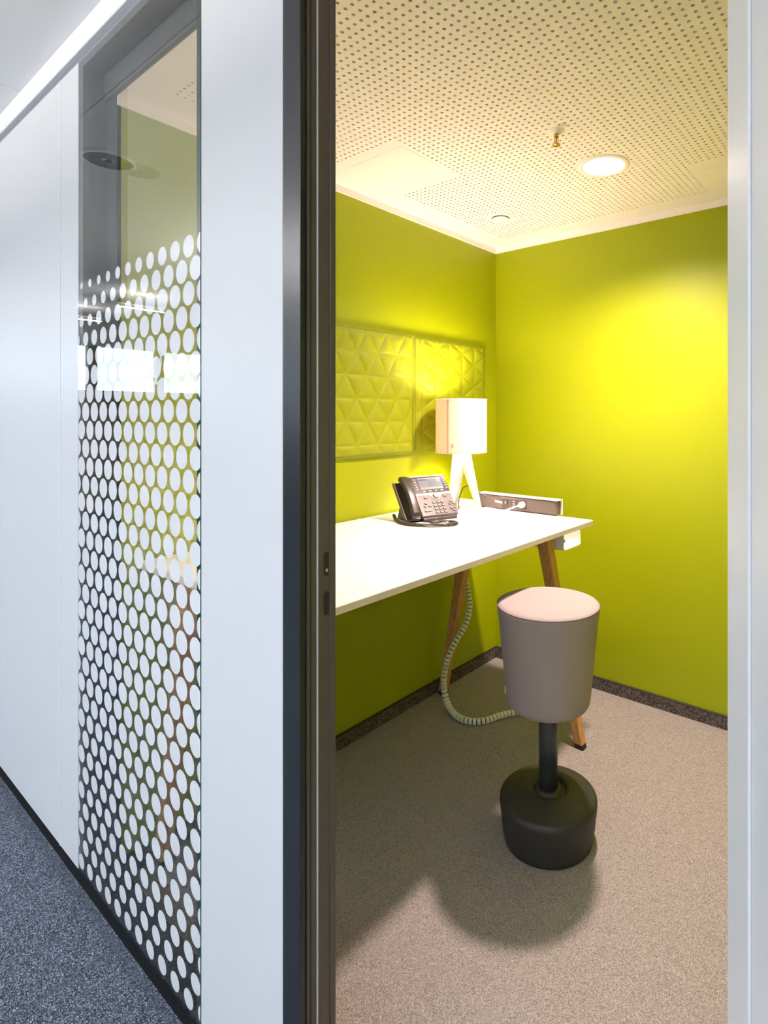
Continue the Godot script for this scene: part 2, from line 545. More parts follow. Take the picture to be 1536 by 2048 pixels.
func dotted_window() -> void:
	var o := struct("window_1", "tall fixed glass pane with rows of white dots between white panels", "window")
	# frame behind the glass
	var fz := D - 0.012
	boxpart("frame", Vector3(GX0 + 0.0165, (GY0 + GY1) / 2, fz), Vector3(0.033, GY1 - GY0, 0.018), M.lining_grey, o)
	boxpart("frame", Vector3(GX1 - 0.0145, (GY0 + GY1) / 2, fz), Vector3(0.029, GY1 - GY0, 0.018), M.anthracite_gloss, o)
	boxpart("frame", Vector3((GX0 + GX1) / 2 + 0.002, GY1 - 0.012, fz), Vector3(GX1 - GX0 - 0.066, 0.024, 0.018), M.lining_grey, o)
	boxpart("frame", Vector3((GX0 + GX1) / 2 + 0.002, GY0 + 0.012, fz), Vector3(GX1 - GX0 - 0.066, 0.024, 0.018), M.black_rubber, o)
	# lining of the reveal
	boxpart("lining", Vector3(GX0 + 0.004, (GY0 + GY1) / 2, D - 0.05), Vector3(0.008, GY1 - GY0, 0.056), M.lining_grey, o)
	boxpart("lining", Vector3(GX0 / 2 + 0.002, (GY0 + GY1) / 2, DI - 0.004), Vector3(-GX0 - 0.004, GY1 - GY0, 0.014), M.lining_grey, o)
	boxpart("lining", Vector3((GX0 + GX1) / 2, (CY + GY1) / 2, DI + 0.006), Vector3(GX1 - GX0, GY1 - CY, 0.012), M.lining_grey, o)
	boxpart("lining", Vector3((GX0 + GX1) / 2, GY1 - 0.004, D - 0.05), Vector3(GX1 - GX0 - 0.02, 0.008, 0.056), M.lining_grey, o)
	boxpart("lining", Vector3((GX0 + GX1) / 2, GY0 + 0.004, D - 0.05), Vector3(GX1 - GX0 - 0.02, 0.008, 0.056), M.black_rubber, o)
	var b := MB.new()
	b.quad(Vector3(GX0, GY0, 0), Vector3(GX1, GY0, 0), Vector3(GX1, GY1, 0), Vector3(GX0, GY1, 0), Vector3.BACK)
	var pane := put("pane", b.mesh(), M.pane_glass, o, Vector3(0, 0, D))
	b = MB.new()
	b.quad(Vector3(GX0 + 0.01, GY0, 0), Vector3(GX1 - 0.01, GY0, 0), Vector3(GX1 - 0.01, CY, 0), Vector3(GX0 + 0.01, CY, 0), Vector3.BACK)
	put("inner_pane", b.mesh(), M.pane_glass, o, Vector3(0, 0, DI + 0.014))
	boxpart("glass_edge", Vector3(GX1 + 0.0008, (GY0 + GY1) / 2, D - 0.001), Vector3(0.0022, GY1 - GY0, 0.008), M.glass_edge, o)
	# dots of white film: staggered rows, smaller towards the upper left and the foot
	var spots := []
	for j in 33:
		var y := 1.909 - j * 0.05706
		for i in 12:
			var x := -0.0565 + i * 0.0704 + (0.0352 if j % 2 else 0.0)
			var w := (x + 0.0565) / 0.7013
			var dia := minf(0.0575, 0.0215 + 0.032 * w + (1.909 - y) * 0.115)
			var low := clampf((0.75 - y) / 0.67, 0.0, 1.0)
			dia -= 0.0120 * low
			var rad := dia * 0.5 * 1.02
			if x - rad > GX1 or x + rad < GX0:
				continue
			spots.append([x, y, rad])
		var xl := -0.0565 - 0.0352
		if j % 2 == 1 and j > 2:
			spots.append([xl + 0.0, y, (0.0565 - 0.0120 * clampf((0.75 - y) / 0.67, 0.0, 1.0)) * 0.51 * clampf(0.5 + (1.909 - y) * 1.2, 0.4, 1.0)])
	spots.sort_custom(func(a, c): return a[2] * (2.2 + a[0]) > c[2] * (2.2 + c[0]))
	var rest := MB.new()
	for k in spots.size():
		var s: Array = spots[k]
		var m := MB.new() if k < 300 else rest
		var ctr := Vector3.ZERO if k < 300 else Vector3(s[0], s[1], 0)
		for q in 28:
			var pts := [ctr]
			for e in 2:
				var a: float = TAU * (q + e) / 28.0
				pts.append(ctr + Vector3(clampf(s[0] + cos(a) * s[2], GX0 + 0.0005, GX1 - 0.006) - s[0], sin(a) * s[2], 0))
			m.tri(pts[0], pts[1], pts[2], Vector3.BACK, Vector3.BACK, Vector3.BACK)
		if k < 300:
			put("dot", m.mesh(), M.vinyl_dot, pane, Vector3(s[0], s[1], -0.0008))
	if rest.v.size():
		var ro := put("dots", rest.mesh(), M.vinyl_dot, pane, Vector3(0, 0, -0.0008))
		ro.set_meta("kind", "stuff")

func door() -> void:
	var o := struct("door_1", "dark aluminium door frame with strike slots beside the white post", "door frame")
	var h := 2.45
	var fx := 1.1025
	# face of the frame towards the corridor
	boxpart("face_plate", Vector3((1.0445 + fx) / 2, h / 2, D - 0.004), Vector3(fx - 1.0445, h, 0.012), M.anthracite_gloss, o, 0.001)
	# stepped reveal
	var zc := (D + DI) / 2
	boxpart("jamb", Vector3(fx - 0.027, h / 2, zc - 0.008), Vector3(0.054, h, D - DI - 0.012), M.bronze_aluminium, o)
	boxpart("groove", Vector3(fx + 0.0002, h / 2, D - 0.0215), Vector3(0.002, h, 0.0022), M.black_rubber, o)
	boxpart("seal", Vector3(fx + 0.0004, h / 2, D - 0.0375), Vector3(0.003, h, 0.0034), M.seal_grey, o, 0.001)
	boxpart("edge_strip", Vector3(fx + 0.0008, h / 2, DI + 0.0065), Vector3(0.0032, h, 0.0125), M.bronze_aluminium, o, 0.0006)
	# strike slots: upper with a bright lip, lower plain
	for s in [[1.198, true], [1.118, false]]:
		var b := MB.new()
		var poly := PackedVector2Array()
		for k in 24:
			var a := TAU * k / 24.0
			poly.append(Vector2(cos(a) * 0.0062, sin(a) * 0.0062 + (0.018 if sin(a) > 0 else -0.018)))
		b.prism(poly, 0.0, 0.0014, func(x, y, d): return Vector3(d, y, -x))
		var sl := put("strike_slot", b.mesh(), M.black_rubber, o, Vector3(fx + 0.0002, s[0], DI + 0.0215))
		if s[1]:
			boxpart("lip", Vector3(0.0012, -0.002, -0.0062), Vector3(0.0024, 0.034, 0.0016), M.chrome, sl, 0.0006)
			boxpart("latch_bolt", Vector3(0.0016, -0.013, 0.0), Vector3(0.0012, 0.007, 0.006), M.chrome, sl, 0.0005)
	# head of the frame and hinge side
	boxpart("head", Vector3(1.5, h - 0.01, zc), Vector3(0.80, 0.02, D - DI - 0.01), M.bronze_aluminium, o)
	boxpart("jamb", Vector3(1.915, h / 2, zc - 0.006), Vector3(0.045, h, D - DI - 0.012), M.bronze_aluminium, o)
	# the leaf, swung out into the corridor
	var lf := thing("door_2", "bluish white door leaf swung open at the right edge", "door", Vector3(1.8915, 0, D), deg_to_rad(-62.0))
	lf.set_meta("kind", "structure")
	boxpart("leaf", Vector3(0.42, h / 2, -0.02), Vector3(0.84, h - 0.016, 0.04), M.white_laminate, lf, 0.003)
	boxpart("edge_moulding", Vector3(0.038, h / 2, 0.001), Vector3(0.076, h - 0.016, 0.004), M.white_laminate, lf, 0.0018)

# ------------------------------------------------------------------ open office round the corridor
func office() -> void:
	var o := struct("floor_corridor", "blue grey speckled loop carpet of the corridor", "floor")
	boxpart("carpet", Vector3(-1.5, -0.05, (D - 0.004 + 8.0) / 2), Vector3(13.4, 0.1, 8.004 - D), M.corridor_carpet, o)
	boxpart("screed", Vector3(-1.5, -0.16, 3.8), Vector3(13.6, 0.1, 9.0), M.lining_grey, o)
	o = struct("ceiling_corridor", "smooth white panelled ceiling over the corridor", "ceiling")
	var xs := [-8.2, -6.92, -5.67, -4.42, -3.17, -1.92, -0.672, 0.58, 1.83, 3.08, 5.2]
	var zs := [D - 0.1, 2.352, 3.6, 4.85, 6.1, 8.0]
	for i in xs.size() - 1:
		for j in zs.size() - 1:
			boxpart("panel", Vector3((xs[i] + xs[i + 1]) / 2, KY + 0.02, (zs[j] + zs[j + 1]) / 2), Vector3(xs[i + 1] - xs[i] - 0.005, 0.04, zs[j + 1] - zs[j] - 0.005), M.white_paint, o)
	boxpart("slab", Vector3(-1.5, KY + 0.14, 5.0), Vector3(13.4, 0.2, 6.2), M.lining_grey, o)
	# far facade with the window band that the glass mirrors
	o = struct("wall_facade", "brown grey office facade with a band of windows at the corridor's end", "wall")
	var fx := -8.1
	boxpart("sill_wall", Vector3(fx, 0.94, 5.0), Vector3(0.2, 1.88, 6.0), M.facade_wall, o)
	boxpart("head_wall", Vector3(fx, 2.68, 5.0), Vector3(0.2, 0.22, 6.0), M.white_paint, o)
	boxpart("pier", Vector3(fx, 2.225, 3.0), Vector3(0.2, 0.69, 1.6), M.facade_wall, o)
	boxpart("pier", Vector3(fx, 2.225, 7.4), Vector3(0.2, 0.69, 1.2), M.facade_wall, o)
	for z in [3.81, 4.78, 5.75, 6.72]:
		boxpart("mullion", Vector3(fx, 2.225, z), Vector3(0.12, 0.69, 0.12), M.lining_grey, o)
	for k in 3:
		var b := MB.new()
		b.quad(Vector3(0, -0.345, -0.43), Vector3(0, -0.345, 0.43), Vector3(0, 0.345, 0.43), Vector3(0, 0.345, -0.43), Vector3.RIGHT)
		put("pane", b.mesh(), M.window_glass, o, Vector3(fx - 0.02, 2.225, 4.295 + k * 0.97))
	# window wall behind the photographer
	o = struct("wall_windows", "long office window wall opposite the partition, behind the camera", "wall")
	var wz := 8.0
	boxpart("sill_wall", Vector3(-1.5, 0.6, wz), Vector3(13.4, 1.2, 0.2), M.office_wall, o)
	boxpart("head_wall", Vector3(-1.5, 2.7, wz), Vector3(13.4, 0.2, 0.2), M.office_wall, o)
	for k in 10:
		boxpart("pier", Vector3(-8.1 + k * 1.44, 1.9, wz), Vector3(0.34, 1.4, 0.2), M.office_wall, o)
	for k in 9:
		var b := MB.new()
		b.quad(Vector3(-0.55, -0.7, 0), Vector3(0.55, -0.7, 0), Vector3(0.55, 0.7, 0), Vector3(-0.55, 0.7, 0), Vector3.FORWARD)
		put("pane", b.mesh(), M.window_glass, o, Vector3(-7.38 + k * 1.44, 1.9, wz))
	o = struct("wall_office", "plain white end wall of the office to the right", "wall")
	boxpart("plaster", Vector3(5.1, 1.4, 5.0), Vector3(0.2, 2.8, 6.0), M.office_wall, o)

	# linear pendants under the office ceiling, lighting up and down
	var lit := [[Vector3(-4.25, 2.6, 3.95), 0.0], [Vector3(-5.45, 2.6, 3.82), 0.0], [Vector3(-1.7, 2.2, 4.4), 1.0], [Vector3(0.6, 2.2, 4.4), 1.0], [Vector3(2.9, 2.2, 4.4), 1.0]]
	for k in lit.size():
		var nm: String = ["slim pendant light mirrored low in the dotted glass, nearer one", "slim pendant light mirrored low in the dotted glass, farther one", "left slim pendant light of the row behind the camera", "middle slim pendant light of the row behind the camera", "right slim pendant light of the row behind the camera"][k]
		var pd := thing("pendant_light", nm, "lamp", lit[k][0], PI / 2 * lit[k][1], "linear office pendants")
		var pl := 1.2 if k > 1 else 0.42
		boxpart("housing", Vector3.ZERO, Vector3(0.06, 0.03, pl), M.bright_edge, pd, 0.003)
		boxpart("light_strip", Vector3(0, -0.016, 0), Vector3(0.05, 0.002, pl - 0.02), M.strip_glow, pd)
		boxpart("light_strip", Vector3(0, 0.016, 0), Vector3(0.05, 0.002, pl - 0.02), M.strip_glow, pd)
		for z in [-pl * 0.42, pl * 0.42]:
			var cb := MB.new()
			cb.tube([Vector3(0, 0.015, z), Vector3(0, KY - lit[k][0].y, z)], 0.0015, 6)
			put("wire", cb.mesh(), M.chrome, pd)
		for up in [1.0, -1.0]:
			var al := AreaLight3D.new()
			al.name = "pendant_glow"
			al.area_size = Vector2(0.05, pl - 0.02)
			al.position = Vector3(0, 0.019 * up, 0)
			al.rotation_degrees = Vector3(90.0 * up, 0, 0)
			al.light_color = Color(1.0, 0.985, 0.97)
			al.light_energy = (12.5 if k > 1 else 1.5) if up > 0.0 else 1.0
			al.shadow_enabled = true
			pd.add_child(al, true)

# ------------------------------------------------------------------ desk
func desk() -> void:
	var o := thing("standing_desk", "white high desk with slanted oak legs along the green wall", "desk", Vector3(0, 0, 0))
	var x0 := 0.022
	var x1 := 0.902
	var z0 := 0.482
	var z1 := 2.02
	var th := 0.022
	boxpart("tabletop", Vector3((x0 + x1) / 2, DY - th / 2, (z0 + z1) / 2), Vector3(x1 - x0, th, z1 - z0), M.desk_white, o, 0.0012)
	var e := boxpart("edge_band", Vector3(x1 + 0.0008, DY - th / 2 - 0.0008, (z0 + z1) / 2), Vector3(0.0016, th - 0.003, z1 - z0), M.desk_edge, o)
	e.set_meta("label", "pale grey edge band")
	for z in [0.545, 1.955]:
		for side in 2:
			var foot := Vector3(0.868, 0.022, z) if side == 0 else Vector3(0.05, 0.022, z)
			var top := Vector3(0.665, DY - th, z) if side == 0 else Vector3(0.245, DY - th, z)
			var b := MB.new()
			b.bar(top, foot, Vector2(0.064, 0.055), Vector2(0.042, 0.038))
			var lg := put("leg", b.mesh(), M.oak, o)
			b = MB.new()
			var dir := (foot - top).normalized()
			b.bar(foot, foot + dir * (0.022 / -dir.y), Vector2(0.0425, 0.0385), Vector2(0.041, 0.037), 0.003)
			put("foot_cap", b.mesh(), M.foot_black, lg)
		boxpart("cross_bar", Vector3(0.455, DY - th - 0.02, z), Vector3(0.36, 0.036, 0.03), M.desk_white, o, 0.002)
	for x in [0.3, 0.6]:
		boxpart("rail", Vector3(x, DY - th - 0.02, (z0 + z1) / 2), Vector3(0.03, 0.036, 1.38), M.desk_white, o, 0.002)
	# sheet metal cable tray under the end of the top
	var b2 := MB.new()
	var prof := []
	var zt := [0.488, 0.312]
	prof.append(Vector2(zt[0], 0.998))
	for k in 5:
		var a: float = PI / 2 * k / 4.0
		prof.append(Vector2(zt[0] - 0.012 + cos(a) * 0.012, 0.856 + 0.012 - sin(a) * 0.012))
	for k in 5:
		var a: float = PI / 2 * k / 4.0
		prof.append(Vector2(zt[1] + 0.012 - sin(a) * 0.012, 0.856 + 0.012 - cos(a) * 0.012))
	prof.append(Vector2(zt[1] + 0.006, 0.928))
	var poly := PackedVector2Array()
	for q in prof:
		poly.append(q)
	var inner := []
	for k in prof.size():
		var q: Vector2 = prof[k]
		var c := Vector2(0.40, 0.96)
		inner.append(Vector2(q.x + clampf(c.x - q.x, -0.004, 0.004), q.y + (0.004 if q.y < 0.9 else 0.0)))
	inner.reverse()
	for q in inner:
		poly.append(q)
	b2.prism(poly, 0.14, 0.752, func(x, y, d): return Vector3(d, y, x))
	put("cable_tray", b2.mesh(), M.unit_white, o)
	var b3 := MB.new()
	b3.box(Vector3(0.42, 0.8685, 0.395), Vector3(0.52, 0.016, 0.12), 0.004)
	put("tray_insert", b3.mesh(), M.unit_taupe, o)
	b3 = MB.new()
	b3.tube([Vector3(0.14, 0.99, 0.56), Vector3(0.141, 0.955, 0.561)], 0.003, 6)
	put("cable_hook", b3.mesh(), M.foot_black, o)

# ------------------------------------------------------------------ stool
func stool() -> void:
	var o := thing("perch_stool", "grey upholstered conical perch stool on a black weighted base", "stool", Vector3(1.024, 0, 1.086))
	var b := MB.new()
	b.lathe(Vector3.ZERO, [[0.0, 0.0], [0.150, 0.0], [0.157, 0.005], [0.160, 0.02], [0.167, 0.075], [0.172, 0.118], [0.1735, 0.134], [0.1722, 0.144], [0.168, 0.151], [0.160, 0.155], [0.120, 0.167], [0.080, 0.179], [0.071, 0.180], [0.065, 0.175], [0.060, 0.167], [0.054, 0.166], [0.048, 0.170], [0.044, 0.176], [0.036, 0.178], [0.0, 0.178]], 72)
	put("base", b.mesh(), M.stool_plastic, o)
	b = MB.new()
	b.lathe(Vector3.ZERO, [[0.0, 0.17], [0.0335, 0.17], [0.0335, 0.435], [0.032, 0.438], [0.0, 0.438]], 40)
	put("pole", b.mesh(), M.stool_steel, o)
	b = MB.new()
	b.lathe(Vector3.ZERO, [[0.0, 0.43], [0.036, 0.43], [0.0375, 0.434], [0.0375, 0.452], [0.030, 0.456], [0.030, 0.48], [0.0, 0.48]], 40)
	put("collar", b.mesh(), M.black_rubber, o)
	b = MB.new()
	b.lathe(Vector3.ZERO, [[0.0, 0.472], [0.120, 0.472], [0.132, 0.474], [0.141, 0.480], [0.147, 0.490], [0.150, 0.505], [0.159, 0.60], [0.169, 0.70], [0.178, 0.79], [0.1815, 0.815], [0.182, 0.822], [0.180, 0.828], [0.178, 0.829]], 72)
	put("seat", b.mesh(), M.stool_fabric, o)
	b = MB.new()
	b.lathe(Vector3.ZERO, [[0.1805, 0.828], [0.177, 0.8325], [0.168, 0.8355], [0.150, 0.8385], [0.10, 0.842], [0.05, 0.8435], [0.0, 0.844]], 72)
	var tp := put("seat_top", b.mesh(), M.stool_top_fabric, o)
	tp.set_meta("label", "pale pinkish grey seat top")
	b = MB.new()
	var ring := []
	for k in 73:
		var a := TAU * k / 72.0
		ring.append(Vector3(cos(a) * 0.1808, 0.8285, sin(a) * 0.1808))
	b.tube(ring, 0.0022, 6, false)
	put("piping", b.mesh(), M.stool_piping, o)
	var ta := deg_to_rad(212.0)
	b = MB.new()
	b.box(Vector3.ZERO, Vector3(0.001, 0.024, 0.009), 0.0)
	var tg := put("label_tag", b.mesh(), M.tag_white, o, Vector3(cos(ta) * -0.153, 0.555, sin(ta) * -0.153))
	tg.position = Vector3(-0.1225, 0.522, 0.092)
	tg.rotation.y = deg_to_rad(60.0)
	tg.set_meta("label", "small white fabric tag")

# ------------------------------------------------------------------ quilted acoustic panels
func wall_panels() -> void:
	# one .6 m felt panel, its face quilted in equilateral triangles of .125 m; turned: the triangles run the other way
	for spec in [[0.745, 1.345, false, "olive lime quilted felt panel left of the joint, nearer the door"], [0.139, 0.739, true, "olive lime quilted felt panel behind the lamp, nearer the corner"]]:
		var y0 := 1.305
		var o := thing("acoustic_panel", spec[3], "wall panel", Vector3(0, y0, (spec[0] + spec[1]) / 2), 0.0, "quilted felt panels on the green wall")
		var s := 0.6
		var n := 120
		var g := []
		var side := 0.125
		var hgt := side * sqrt(3.0) / 2.0
		for i in n + 1:
			var row := []
			for j in n + 1:
				var u := s * i / n
				var w := s * j / n
				var a := u if not spec[2] else w
				var c := w if not spec[2] else u
				a += 0.02
				# distances to the three seams round this triangle; they add up to its height
				var c2 := c - 0.055
				var f1 := fposmod(c2, hgt)
				var f2 := fposmod(a * sqrt(3.0) / 2.0 - c2 / 2.0, hgt)
				var f3 := fposmod(a * sqrt(3.0) / 2.0 + c2 / 2.0, hgt)
				var upright := absf(f1 + f2 - f3) < hgt * 0.5
				var m := (f1 * f2 * (hgt - f3) if upright else (hgt - f1) * (hgt - f2) * f3) * 27.0 / pow(hgt, 3.0)
				var eb := minf(minf(u, s - u), minf(w, s - w))
				var rel := 0.0095 * pow(clampf(m, 0.0, 1.0), 0.62)
				rel *= clampf((eb - 0.008) / 0.03, 0.0, 1.0)
				row.append(0.024 + rel - 0.006 * (1.0 - clampf(eb / 0.012, 0.0, 1.0)))
			g.append(row)
		var b := MB.new()
		var P := func(i: int, j: int) -> Vector3: return Vector3(g[i][j], s * j / n, s / 2 - s * i / n)
		var N := func(i: int, j: int) -> Vector3:
			var du: float = (g[mini(i + 1, n)][j] - g[maxi(i - 1, 0)][j]) / (s / n * 2)
			var dw: float = (g[i][mini(j + 1, n)] - g[i][maxi(j - 1, 0)]) / (s / n * 2)
			return Vector3(1, -dw, du).normalized()
		var pp := []
		var nn := []
		for i in n + 1:
			var r1 := []
			var r2 := []
			for j in n + 1:
				r1.append(P.call(i, j)); r2.append(N.call(i, j))
			pp.append(r1); nn.append(r2)
		for i in n:
			for j in n:
				b.tri(pp[i][j], pp[i + 1][j], pp[i + 1][j + 1], nn[i][j], nn[i + 1][j], nn[i + 1][j + 1])
				b.tri(pp[i][j], pp[i + 1][j + 1], pp[i][j + 1], nn[i][j], nn[i + 1][j + 1], nn[i][j + 1])
		put("quilted_face", b.mesh(), M.panel_felt, o)
		boxpart("backing", Vector3(0.009, s / 2, 0), Vector3(0.018, s, s), M.panel_felt, o, 0.002)
		b = MB.new()
		var fr := 0.0155
		var c4 := [Vector3(fr, 0, -s / 2), Vector3(fr, s, -s / 2), Vector3(fr, s, s / 2), Vector3(fr, 0, s / 2), Vector3(fr, 0, -s / 2)]
		for k in 4:
			b.tube([c4[k], c4[k + 1]], 0.0026, 6)
		put("edge_piping", b.mesh(), M.panel_felt, o)
		b = MB.new()
		var q := s / 2 - 0.007
		var c5 := [Vector3(0.0225, 0.007, -q), Vector3(0.0225, s - 0.007, -q), Vector3(0.0225, s - 0.007, q), Vector3(0.0225, 0.007, q), Vector3(0.0225, 0.007, -q)]
		for k in 4:
			for st in 60:
				var a0: Vector3 = c5[k].lerp(c5[k + 1], (st + 0.15) / 60.0)
				var a1: Vector3 = c5[k].lerp(c5[k + 1], (st + 0.75) / 60.0)
				b.box((a0 + a1) / 2, Vector3(0.0015, 0.0014, 0.0014) + (a1 - a0).abs())
		put("stitching", b.mesh(), M.panel_seam, o)

# ------------------------------------------------------------------ lamp
func lamp() -> void:
	var o := thing("table_lamp", "white tripod table lamp with a linen drum shade on the desk", "lamp", Vector3(0.22, DY, 0.60))
	var b := MB.new()
	var r := 0.131
	b.lathe(Vector3.ZERO, [[r - 0.0015, 0.288], [r, 0.288], [r, 0.288], [r, 0.560], [r, 0.560], [r - 0.0015, 0.560], [r - 0.0015, 0.560], [r - 0.0015, 0.288]], 64)
	var sh := put("lamp_shade", b.mesh(), M.shade_linen, o)
	b = MB.new()
	b.lathe(Vector3.ZERO, [[r + 0.0008, 0.5555], [r + 0.0012, 0.5605], [r - 0.002, 0.5605], [r - 0.002, 0.5555]], 64)
	put("rim", b.mesh(), M.lamp_white, sh)
	b = MB.new()
	b.lathe(Vector3.ZERO, [[r - 0.002, 0.292], [r - 0.002, 0.2875], [r + 0.0012, 0.2875], [r + 0.0008, 0.292]], 64)
	put("rim", b.mesh(), M.lamp_white, sh)
	# seam and small sewn label on the side towards the door
	var ang := deg_to_rad(81.0)
	b = MB.new()
	b.box(Vector3(cos(ang) * r, 0.424, sin(ang) * r), Vector3(0.0016, 0.266, 0.011), 0.0, Basis(Vector3.UP, -ang))
	put("seam", b.mesh(), M.shade_seam, sh)
	ang = deg_to_rad(70.0)
	b = MB.new()
	b.box(Vector3(cos(ang) * r, 0.328, sin(ang) * r), Vector3(0.0018, 0.020, 0.016), 0.0, Basis(Vector3.UP, -ang))
	put("label_tag", b.mesh(), M.shade_seam, sh)
	for k in 3:
		var feet: Vector3 = [Vector3(0.0, 0.0, 0.092), Vector3(0.082, 0.0, -0.044), Vector3(-0.082, 0.0, -0.044)][k]
		var top: Vector3 = feet * 0.10 + Vector3(0, 0.30, 0)
		b = MB.new()
		b.bar(top, feet, Vector2(0.058, 0.058), Vector2(0.025, 0.025), 0.007)
		put("leg", b.mesh(), M.lamp_white, o)
	b = MB.new()
	b.lathe(Vector3.ZERO, [[0.0, 0.27], [0.03, 0.27], [0.034, 0.275], [0.034, 0.325], [0.018, 0.33], [0.018, 0.39], [0.0, 0.39]], 32)
	put("hub", b.mesh(), M.lamp_white, o)
	b = MB.new()
	b.lathe(Vector3.ZERO, [[0.0, 0.388], [0.014, 0.39], [0.018, 0.40], [0.03, 0.43], [0.031, 0.445], [0.024, 0.465], [0.0, 0.475]], 24)
	put("bulb", b.mesh(), M.bulb_glow, o)
	var lt := OmniLight3D.new()
	lt.name = "bulb_light"
	lt.position = Vector3(0, 0.44, 0)
	lt.light_color = Color(1.0, 0.91, 0.85)
	lt.light_energy = 1.2
	lt.light_size = 0.07
	lt.omni_range = 5.0
	lt.omni_attenuation = 2.0
	lt.shadow_enabled = true
	o.add_child(lt)

# ------------------------------------------------------------------ desk phone
func phone() -> void:
	var o := thing("desk_phone", "taupe desk phone with coiled cord and lit display on the white desk", "phone", Vector3(0.3415, DY, 0.9055), deg_to_rad(71.0))
	var tilt := deg_to_rad(48.0)
	# slope frame: X right, Y up the slope, Z out of the face
	var sb := Basis(Vector3(1, 0, 0), Vector3(0, sin(tilt), -cos(tilt)), Vector3(0, cos(tilt), sin(tilt)))
	var so := Vector3(0, 0.0225, 0)
	var on := func(u: float, v: float, d: float) -> Vector3: return so + sb * Vector3(u, v, d)
	var slab := func(called: String, u0: float, u1: float, v0: float, v1: float, d0: float, d1: float, m: Material, par: Node, bev := 0.002) -> Node:
		var b := MB.new()
		b.box(Vector3.ZERO, Vector3(u1 - u0, v1 - v0, d1 - d0), bev, sb)
		return put(called, b.mesh(), m, par, on.call((u0 + u1) / 2, (v0 + v1) / 2, (d0 + d1) / 2))
	var L := -0.080
	var R := 0.108
	var W := R - L
	var H := 0.218
	slab.call("body", L - 0.004, R, 0.0, H, -0.024, 0.0, M.phone_plastic, o, 0.005)
	slab.call("top_strip", L, R - 0.003, H - 0.001, H + 0.010, -0.022, 0.001, M.phone_silver, o, 0.003)
	var bz: Node = slab.call("display_bezel", L + 0.002, R - 0.002, H * 0.575, H * 0.995, -0.001, 0.0022, M.phone_bezel, o, 0.001)
	var cen: Callable = func(s: float, t: float) -> Vector2: return Vector2(L + W * s, H * (1.0 - t))
	# silver band with the round navigation key
	var band := PackedVector2Array()
	for k in 25:
		var s := k / 24.0
		band.append(Vector2(L + 0.003 + (W - 0.006) * s, H * 0.572))
	for k in 25:
		var s := 1.0 - k / 24.0
		var dip := 0.012 + 0.026 * exp(-pow((s - 0.54) / 0.13, 4.0))
		band.append(Vector2(L + 0.003 + (W - 0.006) * s, H * 0.572 - dip))
	var b := MB.new()
	b.prism(band, -0.001, 0.002, on)
	put("silver_band", b.mesh(), M.phone_silver, o)
	var nc: Vector2 = cen.call(0.54, 0.515)
	b = MB.new()
	b.lathe(Vector3.ZERO, [[0.0, 0.006], [0.010, 0.0055], [0.0125, 0.004], [0.0128, 0.0]], 28, Basis(sb.x, sb.z, -sb.y))
	put("navigation_key", b.mesh(), M.phone_softkey, o, on.call(nc.x, nc.y, 0.002))
	b = MB.new()
	b.lathe(Vector3.ZERO, [[0.0128, 0.0], [0.0128, 0.003], [0.0155, 0.003], [0.0158, 0.0]], 28, Basis(sb.x, sb.z, -sb.y))
	put("navigation_ring", b.mesh(), M.phone_plastic, o, on.call(nc.x, nc.y, 0.0018))
	# display
	b = MB.new()
	var q := [cen.call(0.20, 0.335), cen.call(0.84, 0.335), cen.call(0.84, 0.035), cen.call(0.20, 0.035)]
	b.quad(on.call(q[0].x, q[0].y, 0.0026), on.call(q[1].x, q[1].y, 0.0026), on.call(q[2].x, q[2].y, 0.0026), on.call(q[3].x, q[3].y, 0.0026), sb.z, Vector2(0, 1), Vector2(1, 1), Vector2(1, 0), Vector2(0, 0))
	put("display_screen", b.mesh(), M.phone_display, o)
	# keys
	var keys := []
	for rr in 4:
		for cc in 3:
			keys.append([0.42 + 0.115 * cc, 0.675 + 0.083 * rr, 0.0145, 0.0105])
	keys.append_array([[0.20, 0.685, 0.015, 0.009], [0.155, 0.755, 0.015, 0.009], [0.285, 0.755, 0.015, 0.009], [0.20, 0.865, 0.036, 0.010]])
	keys.append_array([[0.895, 0.675, 0.014, 0.009], [0.845, 0.735, 0.014, 0.009], [0.955, 0.735, 0.013, 0.009], [0.845, 0.85, 0.014, 0.009], [0.955, 0.85, 0.013, 0.009], [0.90, 0.905, 0.014, 0.009]])
	keys.append_array([[0.25, 0.545, 0.018, 0.010], [0.79, 0.525, 0.018, 0.010]])
	for k in keys:
		var c: Vector2 = cen.call(k[0], k[1])
		slab.call("key", c.x - k[2] / 2, c.x + k[2] / 2, c.y - k[3] / 2, c.y + k[3] / 2, -0.001, 0.0038, M.phone_key, o, 0.0015)
	for k in 5:
		for s in [0.11, 0.93]:
			var c: Vector2 = cen.call(s, 0.075 + 0.062 * k)
			slab.call("soft_key", c.x - 0.0055, c.x + 0.0055, c.y - 0.0036, c.y + 0.0036, 0.001, 0.0042, M.phone_softkey, o, 0.001)
	for k in 4:
		var c: Vector2 = cen.call(0.27 + 0.165 * k, 0.385)
		slab.call("soft_key", c.x - 0.007, c.x + 0.007, c.y - 0.0034, c.y + 0.0034, 0.001, 0.0042, M.phone_softkey, o, 0.001)
	# cradle, handset, foot
	slab.call("cradle", -0.158, L - 0.004, -0.002, H * 0.94, -0.026, -0.012, M.phone_dark, o, 0.004)
	slab.call("cradle_rim", -0.160, -0.157, -0.002, H * 0.95, -0.028, -0.008, M.phone_key, o, 0.001)
	b = MB.new()
	var cols := []
	var nsec := 26
